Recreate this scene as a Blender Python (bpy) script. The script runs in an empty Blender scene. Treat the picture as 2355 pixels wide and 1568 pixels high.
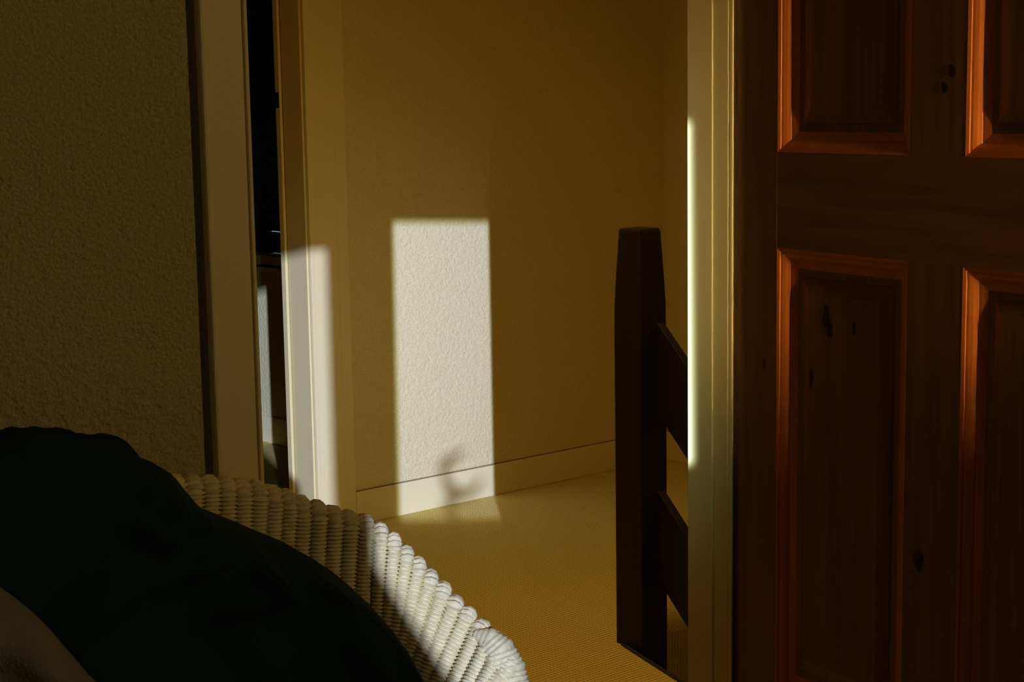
import bpy, bmesh, math, random
from mathutils import Vector, Matrix
random.seed(7)
S = bpy.context.scene
COL = S.collection

# ------------------------------------------------------------------ camera
cam_d = bpy.data.cameras.new('camera'); cam = bpy.data.objects.new('camera', cam_d); COL.objects.link(cam)
cam_d.sensor_width = 36.0; cam_d.lens = 59.40; cam_d.clip_start = 0.02
R_, U_, F_ = (0.7551, -0.6555, -0.0162), (0.1037, 0.0950, 0.9901), (0.6474, 0.7492, -0.1397)
cam.matrix_world = Matrix(((R_[0], U_[0], -F_[0], 0), (R_[1], U_[1], -F_[1], 0), (R_[2], U_[2], -F_[2], 1.55), (0, 0, 0, 1)))
S.camera = cam

# ------------------------------------------------------------------ view, world, sun, lamps
S.view_settings.view_transform = 'Standard'; S.view_settings.look = 'None'
S.view_settings.gamma = 1.0; S.view_settings.use_curve_mapping = False
S.view_settings.exposure = 0.0
w = bpy.data.worlds.new('world'); S.world = w; w.use_nodes = True
w.node_tree.nodes['Background'].inputs[0].default_value = (0.25, 0.45, 0.62, 1)
w.node_tree.nodes['Background'].inputs[1].default_value = 1.0

def aim(o, d):
    o.rotation_euler = Vector(d).to_track_quat('-Z', 'Y').to_euler()

SUNCOL = (0.49, 0.58, 1.10)
az, el = math.radians(30.5), 0.18
sun_d = bpy.data.lights.new('sun', 'SUN'); sun = bpy.data.objects.new('sun', sun_d); COL.objects.link(sun)
sun_d.energy = 4.7; sun_d.angle = math.radians(0.42); sun_d.color = SUNCOL
aim(sun, (math.sin(az), math.cos(az), -el)); sun.location = (-2, -4, 3)

# unseen spot lamp added, no mirror is built: lights the patch on the landing wall
sp_d = bpy.data.lights.new('wall_patch_spot', 'SPOT'); sp = bpy.data.objects.new('wall_patch_spot', sp_d); COL.objects.link(sp)
sp_d.energy = 3300; sp_d.color = SUNCOL; sp_d.shadow_soft_size = 0.006
sp_d.spot_blend = 0.05
O = Vector((0.018, -0.70, 1.81))
azl, azr = math.radians(33.25), math.radians(36.40)
azc = (azl + azr) / 2
st, sb = -0.101, -0.268
dc = Vector((math.sin(azc), math.cos(azc), math.tan((math.atan(st) + math.atan(sb)) / 2)))
zax = (-dc).normalized(); xax = Vector((math.cos(azc), -math.sin(azc), 0)); yax = zax.cross(xax)
hv = (math.atan(st) - math.atan(sb)) / 2; hh = (azr - azl) / 2
sp_d.spot_size = math.radians(40)
sp.matrix_world = Matrix.Translation(O) @ Matrix((xax, yax, zax)).transposed().to_4x4()
# the patch outline is a soft rectangle masked in the lamp nodes
sp_d.use_nodes = True; lt = sp_d.node_tree; em = lt.nodes['Emission']
def ln(t, op=None, *vals):
    n = lt.nodes.new(t)
    if op: n.operation = op
    for i, v in enumerate(vals):
        if v is None: continue
        if isinstance(v, (int, float)): n.inputs[i].default_value = v
        else: lt.links.new(v, n.inputs[i])
    return n.outputs[0]
tcn = lt.nodes.new('ShaderNodeTexCoord'); sxyz = lt.nodes.new('ShaderNodeSeparateXYZ'); lt.links.new(tcn.outputs['Normal'], sxyz.inputs[0])
az_ = ln('ShaderNodeMath', 'ABSOLUTE', sxyz.outputs[2])
mask = None
for ax, lim, soft in ((0, math.tan(hh), 0.0026), (1, math.tan(hv), 0.0036)):
    q = ln('ShaderNodeMath', 'ABSOLUTE', ln('ShaderNodeMath', 'DIVIDE', sxyz.outputs[ax], az_))
    mrn = lt.nodes.new('ShaderNodeMapRange'); mrn.interpolation_type = 'SMOOTHSTEP'; lt.links.new(q, mrn.inputs[0])
    mrn.inputs[1].default_value = lim - soft; mrn.inputs[2].default_value = lim + soft; mrn.inputs[3].default_value = 1; mrn.inputs[4].default_value = 0
    mask = mrn.outputs[0] if mask is None else ln('ShaderNodeMath', 'MULTIPLY', mask, mrn.outputs[0])
# weak wide glow added around the patch in the same lamp nodes
halo = None
for ax, c0, lim, soft in ((0, math.tan(math.radians(33.0) - azc), math.tan(math.radians(3.6)), 0.030), (1, 0.005, 0.085, 0.085)):
    q = ln('ShaderNodeMath', 'ABSOLUTE', ln('ShaderNodeMath', 'SUBTRACT', ln('ShaderNodeMath', 'DIVIDE', sxyz.outputs[ax], az_), c0))
    mrn = lt.nodes.new('ShaderNodeMapRange'); mrn.interpolation_type = 'SMOOTHSTEP'; lt.links.new(q, mrn.inputs[0])
    mrn.inputs[1].default_value = lim - soft; mrn.inputs[2].default_value = lim + soft; mrn.inputs[3].default_value = 1; mrn.inputs[4].default_value = 0
    halo = mrn.outputs[0] if halo is None else ln('ShaderNodeMath', 'MULTIPLY', halo, mrn.outputs[0])
lt.links.new(ln('ShaderNodeMath', 'MULTIPLY_ADD', halo, 0.062, mask), em.inputs['Strength'])
cmx = lt.nodes.new('ShaderNodeMix'); cmx.data_type = 'RGBA'; lt.links.new(mask, cmx.inputs[0])
cmx.inputs[6].default_value = (1.0, 1.05, 0.42, 1); cmx.inputs[7].default_value = (1, 1, 1, 1); lt.links.new(cmx.outputs[2], em.inputs['Color'])

# warm fill lamp added out of view, the wall has no window here
ar_d = bpy.data.lights.new('bedroom_fill', 'AREA'); ar = bpy.data.objects.new('bedroom_fill', ar_d); COL.objects.link(ar)
ar_d.shape = 'RECTANGLE'; ar_d.size = 0.35; ar_d.size_y = 1.0; ar_d.energy = 5.6; ar_d.color = (1.0, 0.66, 0.27)
ar.location = (1.62, -0.93, 1.78); aim(ar, (-0.15, 1, -0.05))
gl_d = bpy.data.lights.new('moulding_fill', 'AREA'); gl = bpy.data.objects.new('moulding_fill', gl_d); COL.objects.link(gl)  # narrow lamp added to brighten the door mouldings
gl_d.shape = 'RECTANGLE'; gl_d.size = 0.10; gl_d.size_y = 0.45; gl_d.energy = 1.15; gl_d.color = (1.0, 0.62, 0.25); gl_d.spread = math.radians(26)
gl.location = (1.19, -0.90, 1.58); aim(gl, Vector((1.80, 1.25, 1.45)) - Vector((1.19, -0.90, 1.58)))
# warm fill lamp added under the landing ceiling, no fitting
la_d = bpy.data.lights.new('landing_fill', 'AREA'); la = bpy.data.objects.new('landing_fill', la_d); COL.objects.link(la)
la_d.shape = 'DISK'; la_d.size = 0.35; la_d.energy = 12.5; la_d.color = (1.0, 0.57, 0.13)
la.location = (2.9, 3.2, 2.36); aim(la, (0.0, 0.0, -1))

# ------------------------------------------------------------------ materials
def mat(name, col, rough=0.6, spec=0.3, coat=0.0):
    m = bpy.data.materials.new(name); m.use_nodes = True
    b = m.node_tree.nodes['Principled BSDF']
    b.inputs['Base Color'].default_value = (*col, 1); b.inputs['Roughness'].default_value = rough
    b.inputs['Specular IOR Level'].default_value = spec
    if coat: b.inputs['Coat Weight'].default_value = coat; b.inputs['Coat Roughness'].default_value = 0.3
    return m
def N(m, t, **k):
    n = m.node_tree.nodes.new(t)
    for a, v in k.items(): setattr(n, a, v)
    return n
def L(m, a, b): m.node_tree.links.new(a, b)
def bump(m, height, strength, dist):
    b = N(m, 'ShaderNodeBump'); b.inputs['Strength'].default_value = strength; b.inputs['Distance'].default_value = dist
    L(m, height, b.inputs['Height']); L(m, b.outputs[0], m.node_tree.nodes['Principled BSDF'].inputs['Normal'])
def coords(m, scale=(1, 1, 1), obj=True):
    tc = N(m, 'ShaderNodeTexCoord'); mp = N(m, 'ShaderNodeMapping'); mp.inputs['Scale'].default_value = scale
    L(m, tc.outputs['Object'], mp.inputs[0]); return mp.outputs[0]
def noise(m, co, scale, detail=3, rough=0.5):
    n = N(m, 'ShaderNodeTexNoise'); n.inputs['Scale'].default_value = scale; n.inputs['Detail'].default_value = detail
    n.inputs['Roughness'].default_value = rough; L(m, co, n.inputs['Vector']); return n.outputs[0]
def ramp(m, fac, stops):
    r = N(m, 'ShaderNodeValToRGB'); e = r.color_ramp.elements
    while len(e) < len(stops): e.new(0.5)
    for i, (p, c) in enumerate(stops): e[i].position = p; e[i].color = (*c, 1)
    L(m, fac, r.inputs[0]); return r.outputs[0]
def setcol(m, out): L(m, out, m.node_tree.nodes['Principled BSDF'].inputs['Base Color'])

def wall_mat(name, c, amp, sc, var=1.0):
    m = mat(name, c, 0.85, 0.15); co = coords(m)
    n1 = noise(m, co, sc, 4, 0.6); n2 = noise(m, co, 300, 3, 0.7)
    setcol(m, ramp(m, n2, [(0.3, tuple(x * (1 - 0.28 * var) for x in c)), (0.7, tuple(min(1, x * (1 + 0.16 * var)) for x in c))]))
    bump(m, n1, 0.9, amp); return m
M_wall_bed = wall_mat('woodchip_wall', (0.60, 0.52, 0.24), 0.016, 130)
M_wall_land = wall_mat('landing_wall', (0.76, 0.66, 0.29), 0.006, 75)
M_paint = wall_mat('cream_gloss_paint', (0.78, 0.68, 0.31), 0.0003, 40, 0.15)
M_paint.node_tree.nodes['Principled BSDF'].inputs['Roughness'].default_value = 0.42
M_jambwood = wall_mat('warm_cream_lining_paint', (0.76, 0.645, 0.27), 0.0003, 40, 0.15)
M_ceil = mat('ceiling_paint', (0.6, 0.52, 0.3), 0.9)
M_darkroom = mat('dark_teal_shutter', (0.015, 0.13, 0.11), 0.7)
M_void = mat('shaded_void', (0.035, 0.035, 0.022), 0.9)  # near-black so stairwell, steps and far room read as shade

M_carpet = mat('ribbed_carpet', (0.6, 0.45, 0.1), 0.95, 0.05)
co = coords(M_carpet)
def sinwave(m, co, axis, pitch):
    s = N(m, 'ShaderNodeSeparateXYZ'); L(m, co, s.inputs[0])
    a = N(m, 'ShaderNodeMath', operation='MULTIPLY'); a.inputs[1].default_value = 2 * math.pi / pitch; L(m, s.outputs[axis], a.inputs[0])
    b = N(m, 'ShaderNodeMath', operation='SINE'); L(m, a.outputs[0], b.inputs[0]); return b.outputs[0]
dist = N(M_carpet, 'ShaderNodeTexNoise'); dist.inputs['Scale'].default_value = 9; L(M_carpet, co, dist.inputs['Vector'])
dv = N(M_carpet, 'ShaderNodeVectorMath', operation='MULTIPLY_ADD'); dv.inputs[1].default_value = (0.012, 0.012, 0)
L(M_carpet, dist.outputs['Color'], dv.inputs[0]); L(M_carpet, co, dv.inputs[2])
wx = sinwave(M_carpet, dv.outputs[0], 0, 0.0125); wy = sinwave(M_carpet, dv.outputs[0], 1, 0.015)
ad = N(M_carpet, 'ShaderNodeMath', operation='ADD'); L(M_carpet, wx, ad.inputs[0]); L(M_carpet, wy, ad.inputs[1])
fz = noise(M_carpet, co, 330, 2, 0.7)
ad2 = N(M_carpet, 'ShaderNodeMath', operation='MULTIPLY_ADD'); ad2.inputs[1].default_value = 3.0; L(M_carpet, fz, ad2.inputs[0]); L(M_carpet, ad.outputs[0], ad2.inputs[2])
mr = N(M_carpet, 'ShaderNodeMapRange'); mr.inputs[1].default_value = -0.8; mr.inputs[2].default_value = 3.6; L(M_carpet, ad2.outputs[0], mr.inputs[0])
setcol(M_carpet, ramp(M_carpet, mr.outputs[0], [(0.0, (0.30, 0.22, 0.04)), (0.42, (0.78, 0.62, 0.15)), (0.9, (0.98, 0.84, 0.27))]))
bump(M_carpet, mr.outputs[0], 0.9, 0.005)

def wood(name, cs, axis_scale, knot=True, rough=0.35, coat=0.3, bstr=0.15):
    m = mat(name, cs[1], rough, 0.35, coat); co = coords(m, axis_scale)
    n = noise(m, co, 9, 5, 0.6)
    setcol(m, ramp(m, n, [(0.3, cs[0]), (0.5, cs[1]), (0.72, cs[2])]))
    bump(m, n, bstr, 0.002); return m
PINE = [(0.10, 0.044, 0.017), (0.165, 0.070, 0.024), (0.22, 0.095, 0.030)]
M_pine_v = wood('varnished_pine_upright_grain', PINE, (6, 6, 0.35))
M_pine_h = wood('varnished_pine_cross_grain', PINE, (0.35, 6, 6))
M_pine_m = wood('lit_pine_moulding', [(0.40, 0.115, 0.014), (0.50, 0.15, 0.018), (0.60, 0.19, 0.024)], (6, 6, 0.3), rough=0.4)  # brighter than the door face: the light on the mouldings is in the colour
M_knot = mat('pine_knot', (0.02, 0.006, 0.003), 0.5)
M_newel = wood('dark_stained_newel', [(0.009, 0.006, 0.004), (0.014, 0.009, 0.006), (0.020, 0.012, 0.008)], (6, 6, 0.4), rough=0.55, coat=0.0)
M_wicker = mat('cream_painted_wicker', (0.78, 0.68, 0.32), 0.6, 0.25)
cw = coords(M_wicker); nw = noise(M_wicker, cw, 160, 3, 0.7)
setcol(M_wicker, ramp(M_wicker, nw, [(0.3, (0.62, 0.53, 0.22)), (0.6, (0.80, 0.70, 0.34))])); bump(M_wicker, nw, 0.5, 0.001)
M_shirt = mat('black_fabric', (0.010, 0.030, 0.026), 0.95, 0.05)
ns = noise(M_shirt, coords(M_shirt), 500, 2, 0.7); bump(M_shirt, ns, 0.6, 0.002)
M_cloth = mat('grey_brown_fabric', (0.17, 0.175, 0.14), 0.95, 0.05)
ns = noise(M_cloth, coords(M_cloth), 260, 3, 0.7); bump(M_cloth, ns, 0.7, 0.003)
M_metal = mat('dull_brass', (0.06, 0.05, 0.04), 0.4); M_metal.node_tree.nodes['Principled BSDF'].inputs['Metallic'].default_value = 0.8
M_sunshade = mat('sunshade_linen', (0.18, 0.13, 0.07), 0.95)
M_gap = mat('skirting_joint', (0.22, 0.17, 0.07), 0.9)
M_chest = wood('dark_chest_wood', [(0.05, 0.02, 0.01), (0.08, 0.035, 0.015), (0.1, 0.05, 0.02)], (6, 6, 0.4))

# ------------------------------------------------------------------ mesh helpers
def obj(name, bm, m, parent=None, smooth=False, bevel=0):
    me = bpy.data.meshes.new(name); bm.to_mesh(me); bm.free()
    o = bpy.data.objects.new(name, me); COL.objects.link(o)
    if m: me.materials.append(m)
    if smooth:
        for p in me.polygons: p.use_smooth = True
    if bevel:
        md = o.modifiers.new('bevel', 'BEVEL'); md.width = bevel; md.segments = 2; md.limit_method = 'ANGLE'
    if parent: o.parent = parent
    return o
def tag(o, label=None, cat=None, group=None, kind=None):
    if label: o['label'] = label
    if cat: o['category'] = cat
    if group: o['group'] = group
    if kind: o['kind'] = kind
    return o
def empty(name, loc=(0, 0, 0), rz=0, parent=None):
    o = bpy.data.objects.new(name, None); COL.objects.link(o); o.location = loc; o.rotation_euler = (0, 0, rz)
    o.empty_display_size = 0.1
    if parent: o.parent = parent
    return o
def box(bm, x0, x1, y0, y1, z0, z1):
    v = [bm.verts.new(p) for p in ((x0,y0,z0),(x1,y0,z0),(x1,y1,z0),(x0,y1,z0),(x0,y0,z1),(x1,y0,z1),(x1,y1,z1),(x0,y1,z1))]
    for f in ((0,3,2,1),(4,5,6,7),(0,1,5,4),(1,2,6,5),(2,3,7,6),(3,0,4,7)): bm.faces.new([v[i] for i in f])
def boxes(*bs):
    bm = bmesh.new()
    for b in bs: box(bm, *b)
    return bm
def prism(poly, z0, z1):
    bm = bmesh.new(); a = [bm.verts.new((x, y, z0)) for x, y in poly]; b = [bm.verts.new((x, y, z1)) for x, y in poly]
    bm.faces.new(list(reversed(a))); bm.faces.new(b)
    for i in range(len(poly)): j = (i + 1) % len(poly); bm.faces.new((a[i], a[j], b[j], b[i]))
    bmesh.ops.recalc_face_normals(bm, faces=bm.faces); return bm
def struct(name, bm, m, **k):
    o = obj(name, bm, m, **k); o['kind'] = 'structure'; return o

# ------------------------------------------------------------------ setting
H = 2.40
YD0, YD1 = 1.55, 1.65          # partition between bedroom and landing
XL, XR = 0.9745, 1.732           # clear opening of the bedroom door
YF = 5.046                      # landing far wall
XC = 5.23                       # landing end wall
HEAD = 2.02
struct('wall_front', boxes((-1.5, 0.9045, YD0, YD1, 0, H), (0.9045, 0.9135, YD0 + 0.012, YD1, 0, H), (0.9135, XL - 0.03, YD0, YD1, 0, H), (XR + 0.03, 2.45, YD0, YD1, 0, H), (XL - 0.03, XR + 0.03, YD0, YD1, HEAD + 0.03, H)), M_wall_bed)
struct('wall_left', boxes((-1.6, -1.5, -1.1, YD1, 0, H)), M_wall_bed)
struct('wall_right', boxes((2.45, 2.55, -1.1, YD1, 0, H)), M_wall_bed)
# bedroom window wall, one narrow window throws the low sun
WX0, WX1, WZ0, WZ1 = -0.455, -0.085, 1.15, 2.317
struct('wall_back', boxes((-1.5, WX0, -1.1, -1.0, 0, H), (WX1, 2.45, -1.1, -1.0, 0, H), (WX0, WX1, -1.1, -1.0, 0, WZ0), (WX0, WX1, -1.1, -1.0, WZ1, H)), M_wall_bed)
wn = empty('window_1', ((WX0 + WX1) / 2, -1.05, WZ0)); wn['kind'] = 'structure'
obj('window_frame', boxes((-0.235, -0.185, -0.04, 0.03, -0.03, 1.21), (0.185, 0.235, -0.04, 0.03, -0.03, 1.21), (-0.185, 0.185, -0.04, 0.03, 1.167, 1.21), (-0.185, 0.185, -0.04, 0.03, -0.05, 0.0)), M_paint, wn)
obj('window_sill', boxes((-0.28, 0.28, -0.02, 0.16, -0.09, -0.052)), M_paint, wn)

struct('ceiling', boxes((-1.6, 5.4, -1.1, 8.2, H, H + 0.1)), M_ceil)
# landing shell
FX0, FX1 = 2.55, 3.391           # far doorway
YB = 5.161
struct('wall_far', boxes((0.1, FX0, YF, YB, 0, H), (FX1 + 0.03, XC + 0.1, YF, YB, 0, H), (FX0, FX1 + 0.03, YF, YB, HEAD, H)), M_wall_land)
struct('wall_end', boxes((XC, XC + 0.1, YD1, YF, -2.2, H)), M_wall_land)
struct('wall_landing_left', boxes((0.1, 0.2, YD1, YF, 0, H)), M_wall_land)
struct('wall_stair', boxes((2.45, XC, YD0, YD1, -2.2, H)), M_wall_land)
# stairwell below the landing floor
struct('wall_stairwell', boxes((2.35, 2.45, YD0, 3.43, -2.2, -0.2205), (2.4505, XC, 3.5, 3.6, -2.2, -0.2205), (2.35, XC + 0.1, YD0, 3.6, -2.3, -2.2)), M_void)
# far room
struct('wall_room_side', boxes((4.2, 4.3, YB, 6.25, 0, H), (4.2, 4.3, 7.3, 8.2, 0, H), (4.2, 4.3, 6.25, 7.3, 0, 0.83), (4.2, 4.3, 6.25, 7.3, 2.3, H)), M_wall_land)
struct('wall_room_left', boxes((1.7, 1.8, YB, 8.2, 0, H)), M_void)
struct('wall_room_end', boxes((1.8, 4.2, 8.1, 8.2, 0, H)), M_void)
w2 = empty('window_2', (4.2, 6.775, 0.83)); w2['kind'] = 'structure'
obj('window_sill', boxes((-0.05, 0.1, -0.525, 0.525, 0.0, 0.052)), M_jambwood, w2, bevel=0.004)
obj('sill_nosing', boxes((-0.058, -0.05, -0.525, 0.525, 0.0, 0.008)), M_void, w2)
# carpet floor with the stairwell cut out of its near right corner
floor_poly = [(0.1, YD0 - 2.65), (2.55, YD0 - 2.65), (2.55, YD1), (2.73, YD1), (3.186, 3.026), (3.286, 3.33), (XC + 0.1, 3.33), (XC + 0.1, 8.2), (-1.6, 8.2), (-1.6, YD0 - 2.65)]
struct('floor', prism(floor_poly, -0.22, 0.0), M_carpet)
nose = obj('stair_nosing', boxes((-0.006, 0.006, -0.75, 0.02, -0.03, 0.004)), M_void)
nose.location = (3.29, 3.33, 0); nose.rotation_euler = (0, 0, math.radians(-18.2)); nose['kind'] = 'structure'
nose.name = 'trim_3'
# skirting
def baseboard(name, x0, x1, y0, y1):
    e = empty(name, ((x0 + x1) / 2, (y0 + y1) / 2, 0)); e['kind'] = 'structure'
    hx, hy = (x1 - x0) / 2, (y1 - y0) / 2
    obj('board', boxes((-hx, hx, -hy, hy, 0, 0.124)), M_paint, e, bevel=0.003)
    return e
baseboard('baseboard_far', FX1 + 0.1842, XC, YF - 0.012, YF)
baseboard('baseboard_end', XC - 0.012, XC, 3.33, YF - 0.012)
baseboard('baseboard_room_side', 4.188, 4.2, YB, 8.1)
# shadow gaps over the skirting (caulk line)
def caulk(name, x0, x1, y0, y1):
    o = obj(name, boxes((x0, x1, y0, y1, 0.1243, 0.1275)), M_gap); o['kind'] = 'structure'; return o
caulk('trim_4', FX1 + 0.187, XC, YF - 0.004, YF - 0.0005)
caulk('trim_5', XC - 0.004, XC - 0.0005, 3.33, YF - 0.012)

# ---- bedroom door frame
t1 = empty('trim_1', (XL, YD0, 0)); t1['kind'] = 'structure'
def part(name, bs, m, parent, bevel=0.0, smooth=False):
    px, py, pz = parent.location
    return obj(name, boxes(*[(a - px, b - px, c - py, d - py, e - pz, f - pz) for a, b, c, d, e, f in bs]), m, parent, bevel=bevel, smooth=smooth)
part('lining', [(XL - 0.03, XL, YD0 - 0.001, YD1, 0, HEAD)], M_paint, t1, 0.002)
part('lining', [(XR, XR + 0.03, YD0 - 0.001, YD1 - 0.026, 0, HEAD)], M_jambwood, t1, 0.002)
part('lining', [(XL, XR, YD0, YD1, HEAD, HEAD + 0.03)], M_paint, t1, 0.002)
part('door_stop', [(XR - 0.003, XR, YD0 + 0.026, YD0 + 0.073, 0, HEAD)], M_paint, t1, 0.0025)
part('architrave', [(0.9125, 0.963, YD0 - 0.014, YD0 - 0.0002, 0, HEAD + 0.06)], M_paint, t1, 0.003)
part('architrave_bead', [(0.963, 0.9675, YD0 - 0.017, YD0 - 0.0002, 0, HEAD)], M_paint, t1, 0.0015)
part('architrave', [(XR + 0.0545, XR + 0.11, YD0 - 0.010, YD0 - 0.0002, 0, HEAD + 0.06)], M_paint, t1, 0.003)
part('lining_edge', [(XR + 0.0008, XR + 0.0045, YD0 - 0.007, YD0 - 0.001, 0, HEAD)], M_paint, t1, 0.001)
# ---- far door frame
t2 = empty('trim_2', (FX1, YF, 0)); t2['kind'] = 'structure'
part('lining', [(FX1, FX1 + 0.03, YF - 0.004, YB, 0, HEAD), (FX1 + 0.004, FX1 + 0.03, YB, YB + 0.03, 0, HEAD)], M_jambwood, t2, 0.002)
part('door_stop', [(FX1 - 0.011, FX1 + 0.0, YB + 0.0035, YB + 0.03, 0, HEAD)], M_jambwood, t2, 0.001)
part('architrave', [(FX1 + 0.006, FX1 + 0.132, YF - 0.018, YF - 0.0002, 0, HEAD + 0.1)], M_paint, t2, 0.004)
part('architrave_bead', [(FX1 + 0.006, FX1 + 0.020, YF - 0.022, YF - 0.018, 0, HEAD)], M_paint, t2, 0.0015)
part('back_moulding', [(FX1 + 0.132, FX1 + 0.184, YF - 0.010, YF - 0.0002, 0, HEAD + 0.1)], M_paint, t2, 0.004)
part('strike_plate', [(FX1 - 0.013, FX1 - 0.011, YB + 0.006, YB + 0.027, 1.545, 1.60)], M_metal, t2, 0.0)

# ------------------------------------------------------------------ far room: added shutter, slits show sky as blue glints
sh = empty('glint_shutter', (4.2, 6.775, 0.882))
tag(sh, 'added dark shutter with thin slits of blue daylight beyond the far doorway', 'shutter')
obj('board', boxes((0.03, 0.05, -0.525, 0.525, 0.104, 1.418)), M_darkroom, sh)
obj('board', boxes((0.03, 0.05, -0.525, -0.315, 0.018, 0.104), (0.03, 0.05, -0.18, 0.525, 0.018, 0.104), (0.03, 0.05, -0.315, -0.18, 0.018, 0.099)), M_darkroom, sh)
obj('bottom_rail', boxes((0.03, 0.05, -0.19, 0.525, 0.0, 0.018), (0.03, 0.05, -0.525, -0.19, 0.0055, 0.018)), M_darkroom, sh)

# ------------------------------------------------------------------ pine door, open into the bedroom
door = empty('door_1', (1.7415, YD0, 0.006), math.radians(-90 - 10.38)); 
# local +x runs from the hinge towards the free edge; visible face is local -y ... built at y = 0, body towards +y
door['kind'] = 'structure'; door['label'] = 'varnished dark orange pine panelled door standing open at the right'
DW, DH, DT = 0.765, 1.99, 0.036
ST, M0, M1, E1 = 0.095, 0.3395, 0.429, 0.670
RAILS = [(0.0, 0.20), (0.60, 0.74), (1.348, 1.474), (1.88, DH)]
def dpart(name, bm, m, bevel=0.0, lab=None):
    o = obj(name, bm, m, door, bevel=bevel)
    if lab: o['label'] = lab
    return o
# local y sign: visible face looks towards local -y?  world dir of local x = (cos a, sin a), a=-100.38deg ; local y = (-sin a, cos a) = (0.984,-0.18) -> +y is away from the opening
dpart('stile', boxes((0.0015, ST, 0, DT, 0, DH)), M_pine_v, 0.0012)
dpart('stile', boxes((E1, DW, 0, DT, 0, DH)), M_pine_v, 0.0012)
for z0, z1 in RAILS: dpart('rail', boxes((ST, E1, 0.0003, DT, z0, z1)), M_pine_h, 0.0)
for (a, b) in ((0.20, 0.60), (0.74, 1.348), (1.474, 1.88)):
    dpart('muntin', boxes((M0, M1, 0.0002, DT, a, b)), M_pine_v, 0.0)
    for x0, x1 in ((ST, M0), (M1, E1)):
        # raised and fielded panel
        bm = bmesh.new(); MW = 0.026; FI = 0.030
        def ring(ix, y):
            return [bm.verts.new((x0 + ix, y, a + ix)), bm.verts.new((x1 - ix, y, a + ix)), bm.verts.new((x1 - ix, y, b - ix)), bm.verts.new((x0 + ix, y, b - ix))]
        r0 = ring(MW - 0.002, 0.0150); r1 = ring(MW + 0.010, 0.0150); r2 = ring(MW + 0.012, 0.0132); r3 = ring(MW + FI, 0.0075); bk = ring(0, DT - 0.004)
        for A, B in ((r0, r1), (r1, r2), (r2, r3)):
            for i in range(4): bm.faces.new((A[i], A[(i + 1) % 4], B[(i + 1) % 4], B[i]))
        bm.faces.new(r3); bm.faces.new(list(reversed(bk)))
        bmesh.ops.recalc_face_normals(bm, faces=bm.faces)
        dpart('panel', bm, M_pine_v)
        # moulding: mitred ogee on four sides (inset, depth)
        prof = [(0.0, 0.0), (0.0042, 0.0012), (0.0046, 0.0030), (0.0075, 0.0036), (0.0118, 0.0060), (0.0152, 0.0096), (0.0156, 0.0112), (0.0190, 0.0117), (0.0222, 0.0132), (0.0262, 0.0150)]
        cs = [(x0, a, 1, 1), (x1, a, -1, 1), (x1, b, -1, -1), (x0, b, 1, -1)]
        for k in range(4):
            bm = bmesh.new(); c0, c1 = cs[k], cs[(k + 1) % 4]
            A = [bm.verts.new((c0[0] + c0[2] * p, y, c0[1] + c0[3] * p)) for p, y in prof]
            B = [bm.verts.new((c1[0] + c1[2] * p, y, c1[1] + c1[3] * p)) for p, y in prof]
            for i in range(len(prof) - 1): bm.faces.new((A[i], B[i], B[i + 1], A[i + 1]))
            bmesh.ops.recalc_face_normals(bm, faces=bm.faces)
            dpart('moulding', bm, M_pine_m)
# knots: flat dark discs of heartwood let into the surface, slightly irregular
for (kx, kz, rx, rz, y) in ((0.185, 1.265, 0.006, 0.016, 0.0068), (0.1925, 1.248, 0.005, 0.010, 0.0068), (0.238, 1.255, 0.0022, 0.011, 0.0068), (0.405, 1.572, 0.0055, 0.008, -0.0004), (0.394, 1.553, 0.005, 0.0065, -0.0004),
                        (0.137 + 0.02, 1.18, 0.003, 0.012, 0.0068), (0.366, 0.985, 0.008, 0.012, -0.0004), (0.53, 1.25, 0.005, 0.012, 0.0068), (0.070, 1.19, 0.002, 0.007, -0.0004)):
    bm = bmesh.new(); n = 14
    c = bm.verts.new((kx, y - 0.0006, kz))
    vs = [bm.verts.new((kx + rx * math.cos(t) * (1 + 0.2 * math.sin(3 * t + kx * 50)), y, kz + rz * math.sin(t) * (1 + 0.15 * math.cos(2 * t + kz * 9)))) for t in [2 * math.pi * i / n for i in range(n)]]
    for i in range(n): bm.faces.new((c, vs[i], vs[(i + 1) % n]))
    dpart('knot', bm, M_knot)
# hinge knuckles
for z in (0.22, 1.75):
    bm = bmesh.new(); bmesh.ops.create_cone(bm, cap_ends=True, segments=12, radius1=0.0045, radius2=0.0045, depth=0.08, matrix=Matrix.Translation((0.0, 0.0405, z)))
    dpart('hinge', bm, M_metal, lab='dull metal butt hinge')

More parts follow.
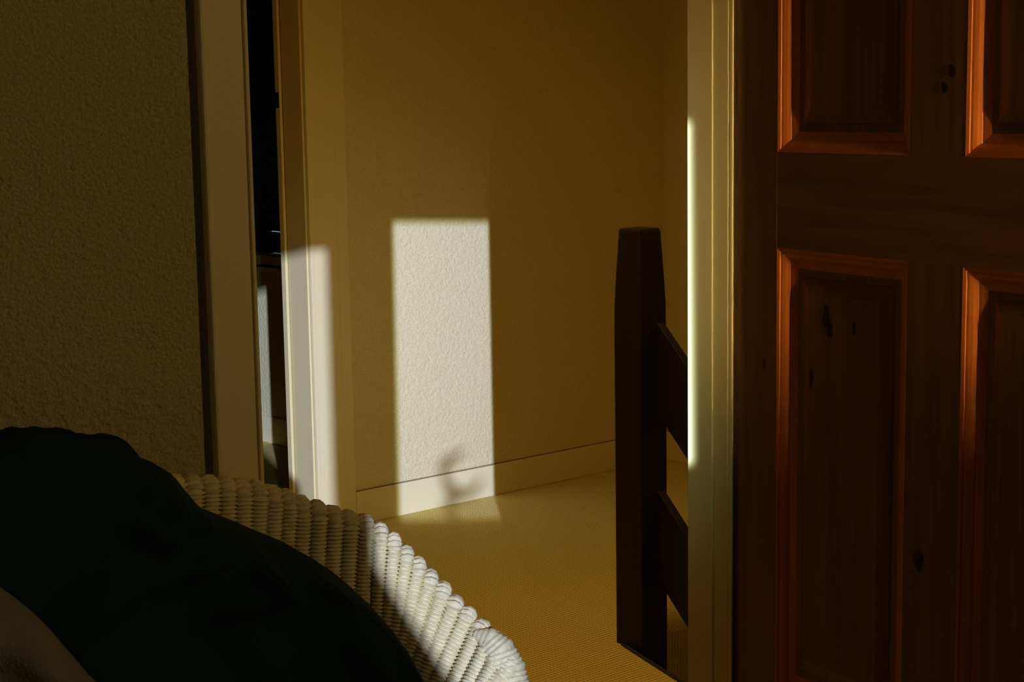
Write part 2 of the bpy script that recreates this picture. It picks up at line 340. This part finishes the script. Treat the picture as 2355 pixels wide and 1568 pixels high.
# ------------------------------------------------------------------ stair balustrade
bal = empty('stair_balustrade', (3.3525, 3.3275, 0))
tag(bal, 'dark stained newel post with sloping board rails at the head of the stairs', 'balustrade')
hw = 0.0525
bm = bmesh.new()
rings = [(-0.9, 1.0), (0.90, 1.0), (0.985, 0.985), (1.04, 0.945), (1.188, 0.80), (1.198, 0.76)]
prev = None
for z, s in rings:
    r = [bm.verts.new((x * hw * s, y * hw * s, z)) for x, y in ((-1, -1), (1, -1), (1, 1), (-1, 1))]
    if prev:
        for i in range(4): bm.faces.new((prev[i], prev[(i + 1) % 4], r[(i + 1) % 4], r[i]))
    else: bm.faces.new(list(reversed(r)))
    prev = r
bm.faces.new(prev)
obj('newel_post', bm, M_newel, bal, bevel=0.004)
for z0, z1 in ((0.645, 0.905), (0.163, 0.424)):
    bm = bmesh.new(); Ln = 1.55
    y0 = -0.05; o = (3.3275 - 3.247 + y0)
    pts = [(y0, z1 + o), (y0 - Ln, z1 + o - Ln), (y0 - Ln, z0 + o - Ln), (y0, z0 + o)]
    a = [bm.verts.new((0.0155, y, z)) for y, z in pts]; b = [bm.verts.new((0.0435, y, z)) for y, z in pts]
    bm.faces.new(a); bm.faces.new(list(reversed(b)))
    for i in range(4): bm.faces.new((a[i], b[i], b[(i + 1) % 4], a[(i + 1) % 4]))
    bmesh.ops.recalc_face_normals(bm, faces=bm.faces)
    obj('rail', bm, M_newel, bal, bevel=0.003)

# stairs going down under the bedroom side
stt = empty('staircase', (4.2, 3.33, -0.22)); stt['kind'] = 'structure'
for i in range(7):
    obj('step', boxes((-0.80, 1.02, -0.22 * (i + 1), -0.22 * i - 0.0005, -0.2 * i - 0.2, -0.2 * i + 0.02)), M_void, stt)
    # each step stands on the one below through its riser
hr = empty('wall_handrail', (XC - 0.06, 3.9, 0.88))
tag(hr, 'pale wooden handrail fixed along the landing end wall behind the newel post', 'handrail')
obj('rail', boxes((-0.02, 0.02, -0.5, 0.5, -0.02, 0.02)), M_newel, hr, bevel=0.006)
obj('top_cap', boxes((-0.022, 0.0215, -0.5, 0.5, 0.0202, 0.026)), M_paint, hr)
for y in (-0.4, 0.4): obj('bracket', boxes((0.02, 0.0598, y - 0.02, y + 0.02, -0.02, 0.015)), M_metal, hr)

# ------------------------------------------------------------------ wicker chair
RIM = [(0.42, 1.30, 1.02, 0.02, 0), (0.50, 1.38, 1.12, 0.02, 0), (0.60, 1.43, 1.17, 0.01, 0), (0.70, 1.447, 1.188, 0.0, 0), (0.78, 1.449, 1.1875, -0.01, 0),
 (0.8198, 1.4493, 1.1851), (0.8574, 1.4467, 1.1781), (0.9058, 1.4433, 1.165), (0.9356, 1.4413, 1.1526), (0.9557, 1.44, 1.1412), (0.9825, 1.432, 1.1296),
 (1.0053, 1.4253, 1.1193), (1.0238, 1.42, 1.1132), (1.0419, 1.4067, 1.0959), (1.06, 1.3933, 1.0737), (1.0782, 1.38, 1.049), (1.0912, 1.36, 1.0266),
 (1.1042, 1.34, 1.0068), (1.1066, 1.3147, 0.9944), (1.1083, 1.2945, 0.9833), (1.1088, 1.2844, 0.9668)]
BOT = [(0.50, 1.26, 0.72), (0.56, 1.33, 0.78), (0.64, 1.38, 0.83), (0.70, 1.396, 0.85), (0.75, 1.399, 0.853),
 (0.786, 1.3993, 0.8535), (0.8233, 1.3967, 0.843), (0.8713, 1.3933, 0.8294), (0.9009, 1.3913, 0.8211), (0.9209, 1.39, 0.8154), (0.9427, 1.382, 0.8114),
 (0.9614, 1.3753, 0.8079), (0.9765, 1.37, 0.805), (0.9799, 1.3567, 0.8083), (0.9715, 1.3433, 0.8152), (0.9521, 1.33, 0.8255), (0.935, 1.31, 0.8372),
 (0.926, 1.29, 0.8465), (0.92, 1.2647, 0.8566), (0.9193, 1.2445, 0.8634), (0.928, 1.2344, 0.864)]
rimv = [Vector(p[:3]) for p in RIM]; botv = [Vector(p) for p in BOT]
cum = [0.0]
for i in range(1, len(rimv)): cum.append(cum[-1] + (rimv[i] - rimv[i - 1]).length)
def at(t):
    for i in range(1, len(cum)):
        if t <= cum[i] or i == len(cum) - 1:
            f = (t - cum[i - 1]) / (cum[i] - cum[i - 1]); return rimv[i - 1].lerp(rimv[i], f), botv[i - 1].lerp(botv[i], f)
chair = empty('wicker_chair', (0.80, 1.20, 0))
tag(chair, 'cream painted wicker chair with a ribbed back standing before the doorway', 'chair')
org = Vector((0.80, 1.20, 0))
PITCH = 0.0185
nr = int(cum[-1] / PITCH)
for k in range(nr):
    t = (k + 0.5) * cum[-1] / nr
    T, B = at(t); T0, _ = at(max(0, t - PITCH / 2)); T1, _ = at(min(cum[-1], t + PITCH / 2))
    tang = (T1 - T0).normalized(); down = (B - T)
    nrm = tang.cross(down).normalized()
    if nrm.y > 0: nrm = -nrm                      # towards the room
    side = down.cross(nrm).normalized()
    last = k >= nr - 2
    # centre line: back leg (behind), over the rim, down the front and on to the seat
    rr = 0.0088
    pts = []
    bo = 0.020
    for j in range(9): pts.append(T - nrm * bo + down.normalized() * (0.10 - 0.10 * j / 8 + 0.010))
    for j in range(1, 9):
        th = math.pi * j / 9
        pts.append(T - nrm * (bo / 2) - nrm * (bo / 2) * math.cos(th) - down.normalized() * (0.010 * math.sin(th) - 0.010))
    nfront = 56
    for j in range(nfront):
        f = j / (nfront - 1)
        bend = 4 * f * (1 - f) * (0.010 if t < cum[-1] * 0.6 else 0.018)
        pts.append(T + down * f + down.normalized() * 0.010 * (1 - f) - nrm * bend)
    # widths: half pitch at rim down to half of local spacing at the bottom
    _, B0 = at(max(0, t - PITCH / 2)); _, B1 = at(min(cum[-1], t + PITCH / 2))
    wt = max((T1 - T0).cross(down.normalized()).length / 2, 0.0045); wb = max((B1 - B0).cross(down.normalized()).length / 2, 0.0042)
    # resample finely along and add woven strands
    seg = [(pts[i + 1] - pts[i]).length for i in range(len(pts) - 1)]; tot = sum(seg)
    STR = 0.0042; steps = int(tot / STR * 4)
    bm = bmesh.new(); prev = None; nu = 9
    ci = 0; acc = 0.0
    for q in range(steps + 1):
        s = tot * q / steps
        while ci < len(seg) - 1 and acc + seg[ci] < s: acc += seg[ci]; ci += 1
        c = pts[ci].lerp(pts[ci + 1], min(1, (s - acc) / seg[ci])); dirn = (pts[ci + 1] - pts[ci]).normalized()
        out = side.cross(dirn).normalized()
        wloc = wt + (wb - wt) * max(0.0, (s - 0.13) / (tot - 0.13))
        ph = math.cos(2 * math.pi * (s / STR + (0.5 if k % 2 else 0.0)))
        rng = random.random()
        mod = 0.98 + 0.20 * ph
        ring = []
        for u in range(nu):
            a = 2 * math.pi * u / nu
            ca, sa = math.cos(a), math.sin(a)
            dd = 0.0072 * (1 + 0.36 * ph) * (1 + 0.05 * (rng - 0.5))
            ring.append(bm.verts.new(c - org + side * ca * wloc * 1.04 * mod + out * sa * dd))
        if prev:
            for u in range(nu): bm.faces.new((prev[u], prev[(u + 1) % nu], ring[(u + 1) % nu], ring[u]))
        else: bm.faces.new(list(reversed(ring)))
        prev = ring
    bm.faces.new(prev); bmesh.ops.recalc_face_normals(bm, faces=bm.faces)
    obj('wicker_rib', bm, M_wicker, chair, smooth=True)
def tube(path, r, seg=12):
    bm = bmesh.new(); prev = None
    for i, p in enumerate(path):
        p = Vector(p); a = Vector(path[max(0, i - 1)]); b = Vector(path[min(len(path) - 1, i + 1)]); d = (b - a).normalized()
        x = d.cross(Vector((0, 0, 1)));  x = x.normalized() if x.length > 1e-3 else Vector((1, 0, 0)); y = d.cross(x)
        rad = r[i] if isinstance(r, (list, tuple)) else r
        ring = [bm.verts.new(p + x * math.cos(2 * math.pi * u / seg) * rad + y * math.sin(2 * math.pi * u / seg) * rad) for u in range(seg)]
        if prev:
            for u in range(seg): bm.faces.new((prev[u], prev[(u + 1) % seg], ring[(u + 1) % seg], ring[u]))
        else: bm.faces.new(list(reversed(ring)))
        prev = ring
    bm.faces.new(prev); bmesh.ops.recalc_face_normals(bm, faces=bm.faces); return bm
# wrapped front end of the arm, a fat rounded roll that leads down to the front leg
endp = [Vector(p) - org for p in ((1.090, 1.330, 0.998), (1.099, 1.318, 0.992), (1.104, 1.308, 0.980), (1.105, 1.300, 0.962), (1.102, 1.292, 0.938), (1.096, 1.284, 0.905), (1.086, 1.274, 0.86), (1.076, 1.26, 0.78), (1.07, 1.25, 0.45))]
er = [0.004, 0.013, 0.019, 0.023, 0.0255, 0.027, 0.027, 0.025, 0.02]
dp, dr = [], []
for i in range(len(endp) - 1):
    nn_ = max(4, int((endp[i + 1] - endp[i]).length / 0.0011))
    for j in range(nn_): dp.append(endp[i].lerp(endp[i + 1], j / nn_)); dr.append(er[i] + (er[i + 1] - er[i]) * j / nn_)
dl = 0
for i in range(1, len(dp)):
    dl += (dp[i] - dp[i - 1]).length; dr[i] *= 0.97 + 0.045 * math.cos(2 * math.pi * dl / 0.0052)
o = obj('arm_end', tube(dp, dr, 24), M_wicker, chair, smooth=True)
# seat, skirt and legs
bm = bmesh.new(); bmesh.ops.create_cone(bm, cap_ends=True, segments=40, radius1=0.22, radius2=0.235, depth=0.05, matrix=Matrix.Translation((-0.02, -0.02, 0.44)))
obj('seat', bm, M_wicker, chair)
bm = bmesh.new()
pr = None
for i, (b_) in enumerate(BOT):
    p = Vector(b_) - org; q = Vector((p.x * 0.75 - 0.01, p.y * 0.75, 0.44)); q2 = q + Vector((0, 0.012, 0)); p2 = p + Vector((0, 0.012, 0))
    r = [bm.verts.new(v) for v in (p, q, q2, p2)]
    if pr:
        for u in range(4): bm.faces.new((pr[u], pr[(u + 1) % 4], r[(u + 1) % 4], r[u]))
    else: bm.faces.new(r)
    pr = r
bm.faces.new(list(reversed(pr))); bmesh.ops.recalc_face_normals(bm, faces=bm.faces)
obj('lower_back', bm, M_wicker, chair)
for lx, ly in ((-0.18, -0.18), (0.16, -0.18), (-0.18, 0.13), (0.16, 0.13)):
    obj('leg', tube([(lx, ly, 0.42), (lx * 1.05, ly * 1.05, 0.2), (lx * 1.12, ly * 1.12, 0.001)], [0.02, 0.018, 0.015]), M_wicker, chair, smooth=True)

# ------------------------------------------------------------------ clothes on the chair
def interp(tab, x):
    if x <= tab[0][0]: return tab[0][1]
    for i in range(1, len(tab)):
        if x <= tab[i][0]:
            f = (x - tab[i - 1][0]) / max(1e-6, tab[i][0] - tab[i - 1][0]); return tab[i - 1][1] + f * (tab[i][1] - tab[i - 1][1])
    return tab[-1][1]
G = [(0.43, 1.10), (0.46, 1.20), (0.50, 1.262), (0.5402, 1.282), (0.5694, 1.2862), (0.577, 1.29), (0.5846, 1.2904), (0.6073, 1.2876), (0.6325, 1.283), (0.6381, 1.2773), (0.6581, 1.2745), (0.6743, 1.2722),
 (0.6793, 1.2657), (0.6817, 1.257), (0.6856, 1.2507), (0.7042, 1.2459), (0.7145, 1.2385), (0.7266, 1.2221), (0.7347, 1.2098), (0.7495, 1.1974), (0.7824, 1.1796), (0.8141, 1.1618), (0.8373, 1.1492), (0.8609, 1.1327),
 (0.8801, 1.118), (0.8995, 1.1004), (0.9192, 1.08), (0.9392, 1.0561), (0.9544, 1.0351), (0.9671, 1.0122), (0.9772, 0.9897), (0.9847, 0.9675), (0.992, 0.9338), (0.9956, 0.8684), (0.997, 0.60)]
FOLDS = [  # x, z, length, width, angle, height : soft ridges of the crumpled garment
 (0.694, 1.218, 0.024, 0.013, 70, 0.020), (0.674, 1.236, 0.014, 0.006, 50, 0.010), (0.668, 1.199, 0.020, 0.009, -35, 0.012), (0.735, 1.197, 0.026, 0.011, -22, 0.016),
 (0.728, 1.163, 0.040, 0.007, 14, 0.013), (0.777, 1.166, 0.014, 0.008, -30, 0.010), (0.782, 1.138, 0.022, 0.012, -60, 0.018), (0.760, 1.120, 0.035, 0.009, 5, 0.012), (0.855, 1.112, 0.030, 0.008, -38, 0.016),
 (0.62, 1.15, 0.05, 0.02, 30, 0.012), (0.66, 1.07, 0.07, 0.02, -20, 0.012), (0.80, 1.03, 0.06, 0.02, -50, 0.012), (0.90, 1.02, 0.05, 0.015, -60, 0.008)]
def garment(name, top, xs, zmin, ybase, bulge, folds, m, thick, arc, seed):
    rnd = random.Random(seed); ph = [rnd.uniform(0, 6) for _ in range(6)]
    ny = 70; bm = bmesh.new(); front = []; back = []
    for i, x in enumerate(xs):
        zt = interp(top, x); cf, cb = [], []
        for j in range(ny + 1):
            f = j / ny; z = zt + (zmin - zt) * f ** 1.35
            # distance to the outline, approximated by the gap to the top curve here and just to the right
            dgap = min(zt - z, max(0.0, (top[-1][0] - x)) + 0.0)
            e = min(1.0, max(0.0, dgap / 0.055)); bl = bulge * math.sqrt(1 - (1 - e) ** 2)
            fo = 0
            for fx, fz, ln, wd, an, hh_ in folds:
                a = math.radians(an); dx, dz = x - fx, z - fz; u = dx * math.cos(a) + dz * math.sin(a); v = -dx * math.sin(a) + dz * math.cos(a)
                fo += 2.6 * hh_ * math.exp(-(u / ln) ** 2 - (v / wd) ** 2)
            fo += 0.0035 * math.sin(34 * x + 21 * z + ph[0]) * math.sin(28 * z - 11 * x + ph[1]) * e
            wob = 0.0008 * math.sin(310 * x + ph[2]) * (1 - e)
            yb = ybase + arc * (x - 0.75) ** 2
            cf.append(bm.verts.new((x, yb - bl - fo * e, z))); cb.append(bm.verts.new((x, yb + thick * (0.3 + 0.7 * e), z + wob)))
        front.append(cf); back.append(cb)
    n = len(xs)
    for i in range(n - 1):
        for j in range(ny):
            bm.faces.new((front[i][j], front[i][j + 1], front[i + 1][j + 1], front[i + 1][j]))
            bm.faces.new((back[i][j], back[i + 1][j], back[i + 1][j + 1], back[i][j + 1]))
        bm.faces.new((front[i][0], front[i + 1][0], back[i + 1][0], back[i][0]))
        bm.faces.new((front[i][ny], back[i][ny], back[i + 1][ny], front[i + 1][ny]))
    for j in range(ny):
        bm.faces.new((front[0][j], back[0][j], back[0][j + 1], front[0][j + 1]))
        bm.faces.new((front[-1][j], front[-1][j + 1], back[-1][j + 1], back[-1][j]))
    bmesh.ops.recalc_face_normals(bm, faces=bm.faces)
    return obj(name, bm, m, None, smooth=True)
xs = sorted(set([0.43 + (0.9965 - 0.43) * i / 110 for i in range(111)] + [p[0] for p in G if p[0] < 0.9965]))
g = garment('black_garment', G, xs, 0.47, 1.30, 0.055, FOLDS, M_shirt, 0.05, 0.0, 3)
tag(g, 'crumpled black garment heaped over the wicker chair', 'clothing')
Bt = [(0.38, 1.245), (0.4678, 1.2305), (0.4833, 1.2194), (0.4925, 1.2095), (0.5051, 1.1978), (0.5114, 1.1909), (0.5225, 1.177), (0.5336, 1.1612), (0.5433, 1.1472), (0.5498, 1.1373), (0.5581, 1.1268), (0.5638, 1.1203),
 (0.5765, 1.0999), (0.5969, 1.0667), (0.6234, 0.9877), (0.635, 0.9), (0.64, 0.7)]
xs2 = [0.38 + (0.6395 - 0.38) * i / 60 for i in range(61)]
g2 = garment('folded_blanket', Bt, xs2, 0.47, 1.14, 0.045, [(0.50, 1.165, 0.03, 0.02, -50, 0.014), (0.47, 1.12, 0.06, 0.018, -30, 0.014), (0.53, 1.09, 0.05, 0.014, -45, 0.010), (0.45, 1.19, 0.02, 0.012, 20, 0.01)], M_cloth, 0.04, 0.0, 5)
tag(g2, 'grey brown cloth hanging in front of the black garment at lower left', 'cloth')

# ------------------------------------------------------------------ out of the frame: things added to block and shape the light
cu = bmesh.new()
def slab(bm, pts, y0, y1):
    a = [bm.verts.new((x, y0, z)) for x, z in pts]; b = [bm.verts.new((x, y1, z)) for x, z in pts]
    bm.faces.new(a); bm.faces.new(list(reversed(b)))
    for i in range(len(pts)): j = (i + 1) % len(pts); bm.faces.new((a[i], b[i], b[j], a[j]))
    bmesh.ops.recalc_face_normals(bm, faces=bm.faces)
slab(cu, [(-0.62, 2.36), (-0.424, 2.36), (-0.424, 1.63), (-0.30, 1.43), (-0.16, 1.20), (-0.12, 1.05), (-0.62, 1.05)], -0.985, -0.955)  # added outline, its sloped edge cuts the low sun on the chair
o = obj('sunshade', cu, M_sunshade); tag(o, 'added unseen curtain at the bedroom window behind the viewer', 'sunshade')
ch = empty('blocking_chest', (1.55, 0.28, 0)); tag(ch, 'tall dark chest added out of view to block low light on the door', 'chest')  # unseen chest added to keep low light off the door
obj('body', boxes((-0.40, 0.40, -0.2, 0.2, 0.06, 1.26)), M_chest, ch, bevel=0.004)
obj('top', boxes((-0.42, 0.42, -0.22, 0.22, 1.2601, 1.29)), M_chest, ch, bevel=0.004)
for i in range(4): obj('drawer', boxes((-0.38, 0.38, -0.212, -0.2001, 0.09 + i * 0.29, 0.36 + i * 0.29)), M_chest, ch, bevel=0.003)
for x in (-0.36, 0.36):
    for y in (-0.17, 0.17): obj('leg', boxes((x - 0.02, x + 0.02, y - 0.02, y + 0.02, 0.0005, 0.0598)), M_chest, ch)
bp = empty('shadow_post', (0.575, 0.10, 0)); tag(bp, 'added thin dark iron bedpost with a curled finial just outside the view', 'shadow_post')
obj('post', tube([(0, 0, 0.001), (0, 0, 0.8), (0, 0, 1.560)], [0.006, 0.004, 0.003], 10), M_metal, bp, smooth=True)
CURL = [(0.5869, 0.1, 1.5856), (0.5783, 0.1, 1.5836), (0.5715, 0.1, 1.5783), (0.5731, 0.1, 1.5709), (0.5801, 0.1, 1.562), (0.5915, 0.1, 1.562), (0.5982, 0.1, 1.5683)]  # curl traced back from the wall shadow it is added to cast
cp = [Vector((x - 0.575, 0.0, z)) for x, y, z in CURL]
obj('finial', tube(cp, [0.0012, 0.0022, 0.0034, 0.0028, 0.0042, 0.0024, 0.0012], 8), M_metal, bp, smooth=True)
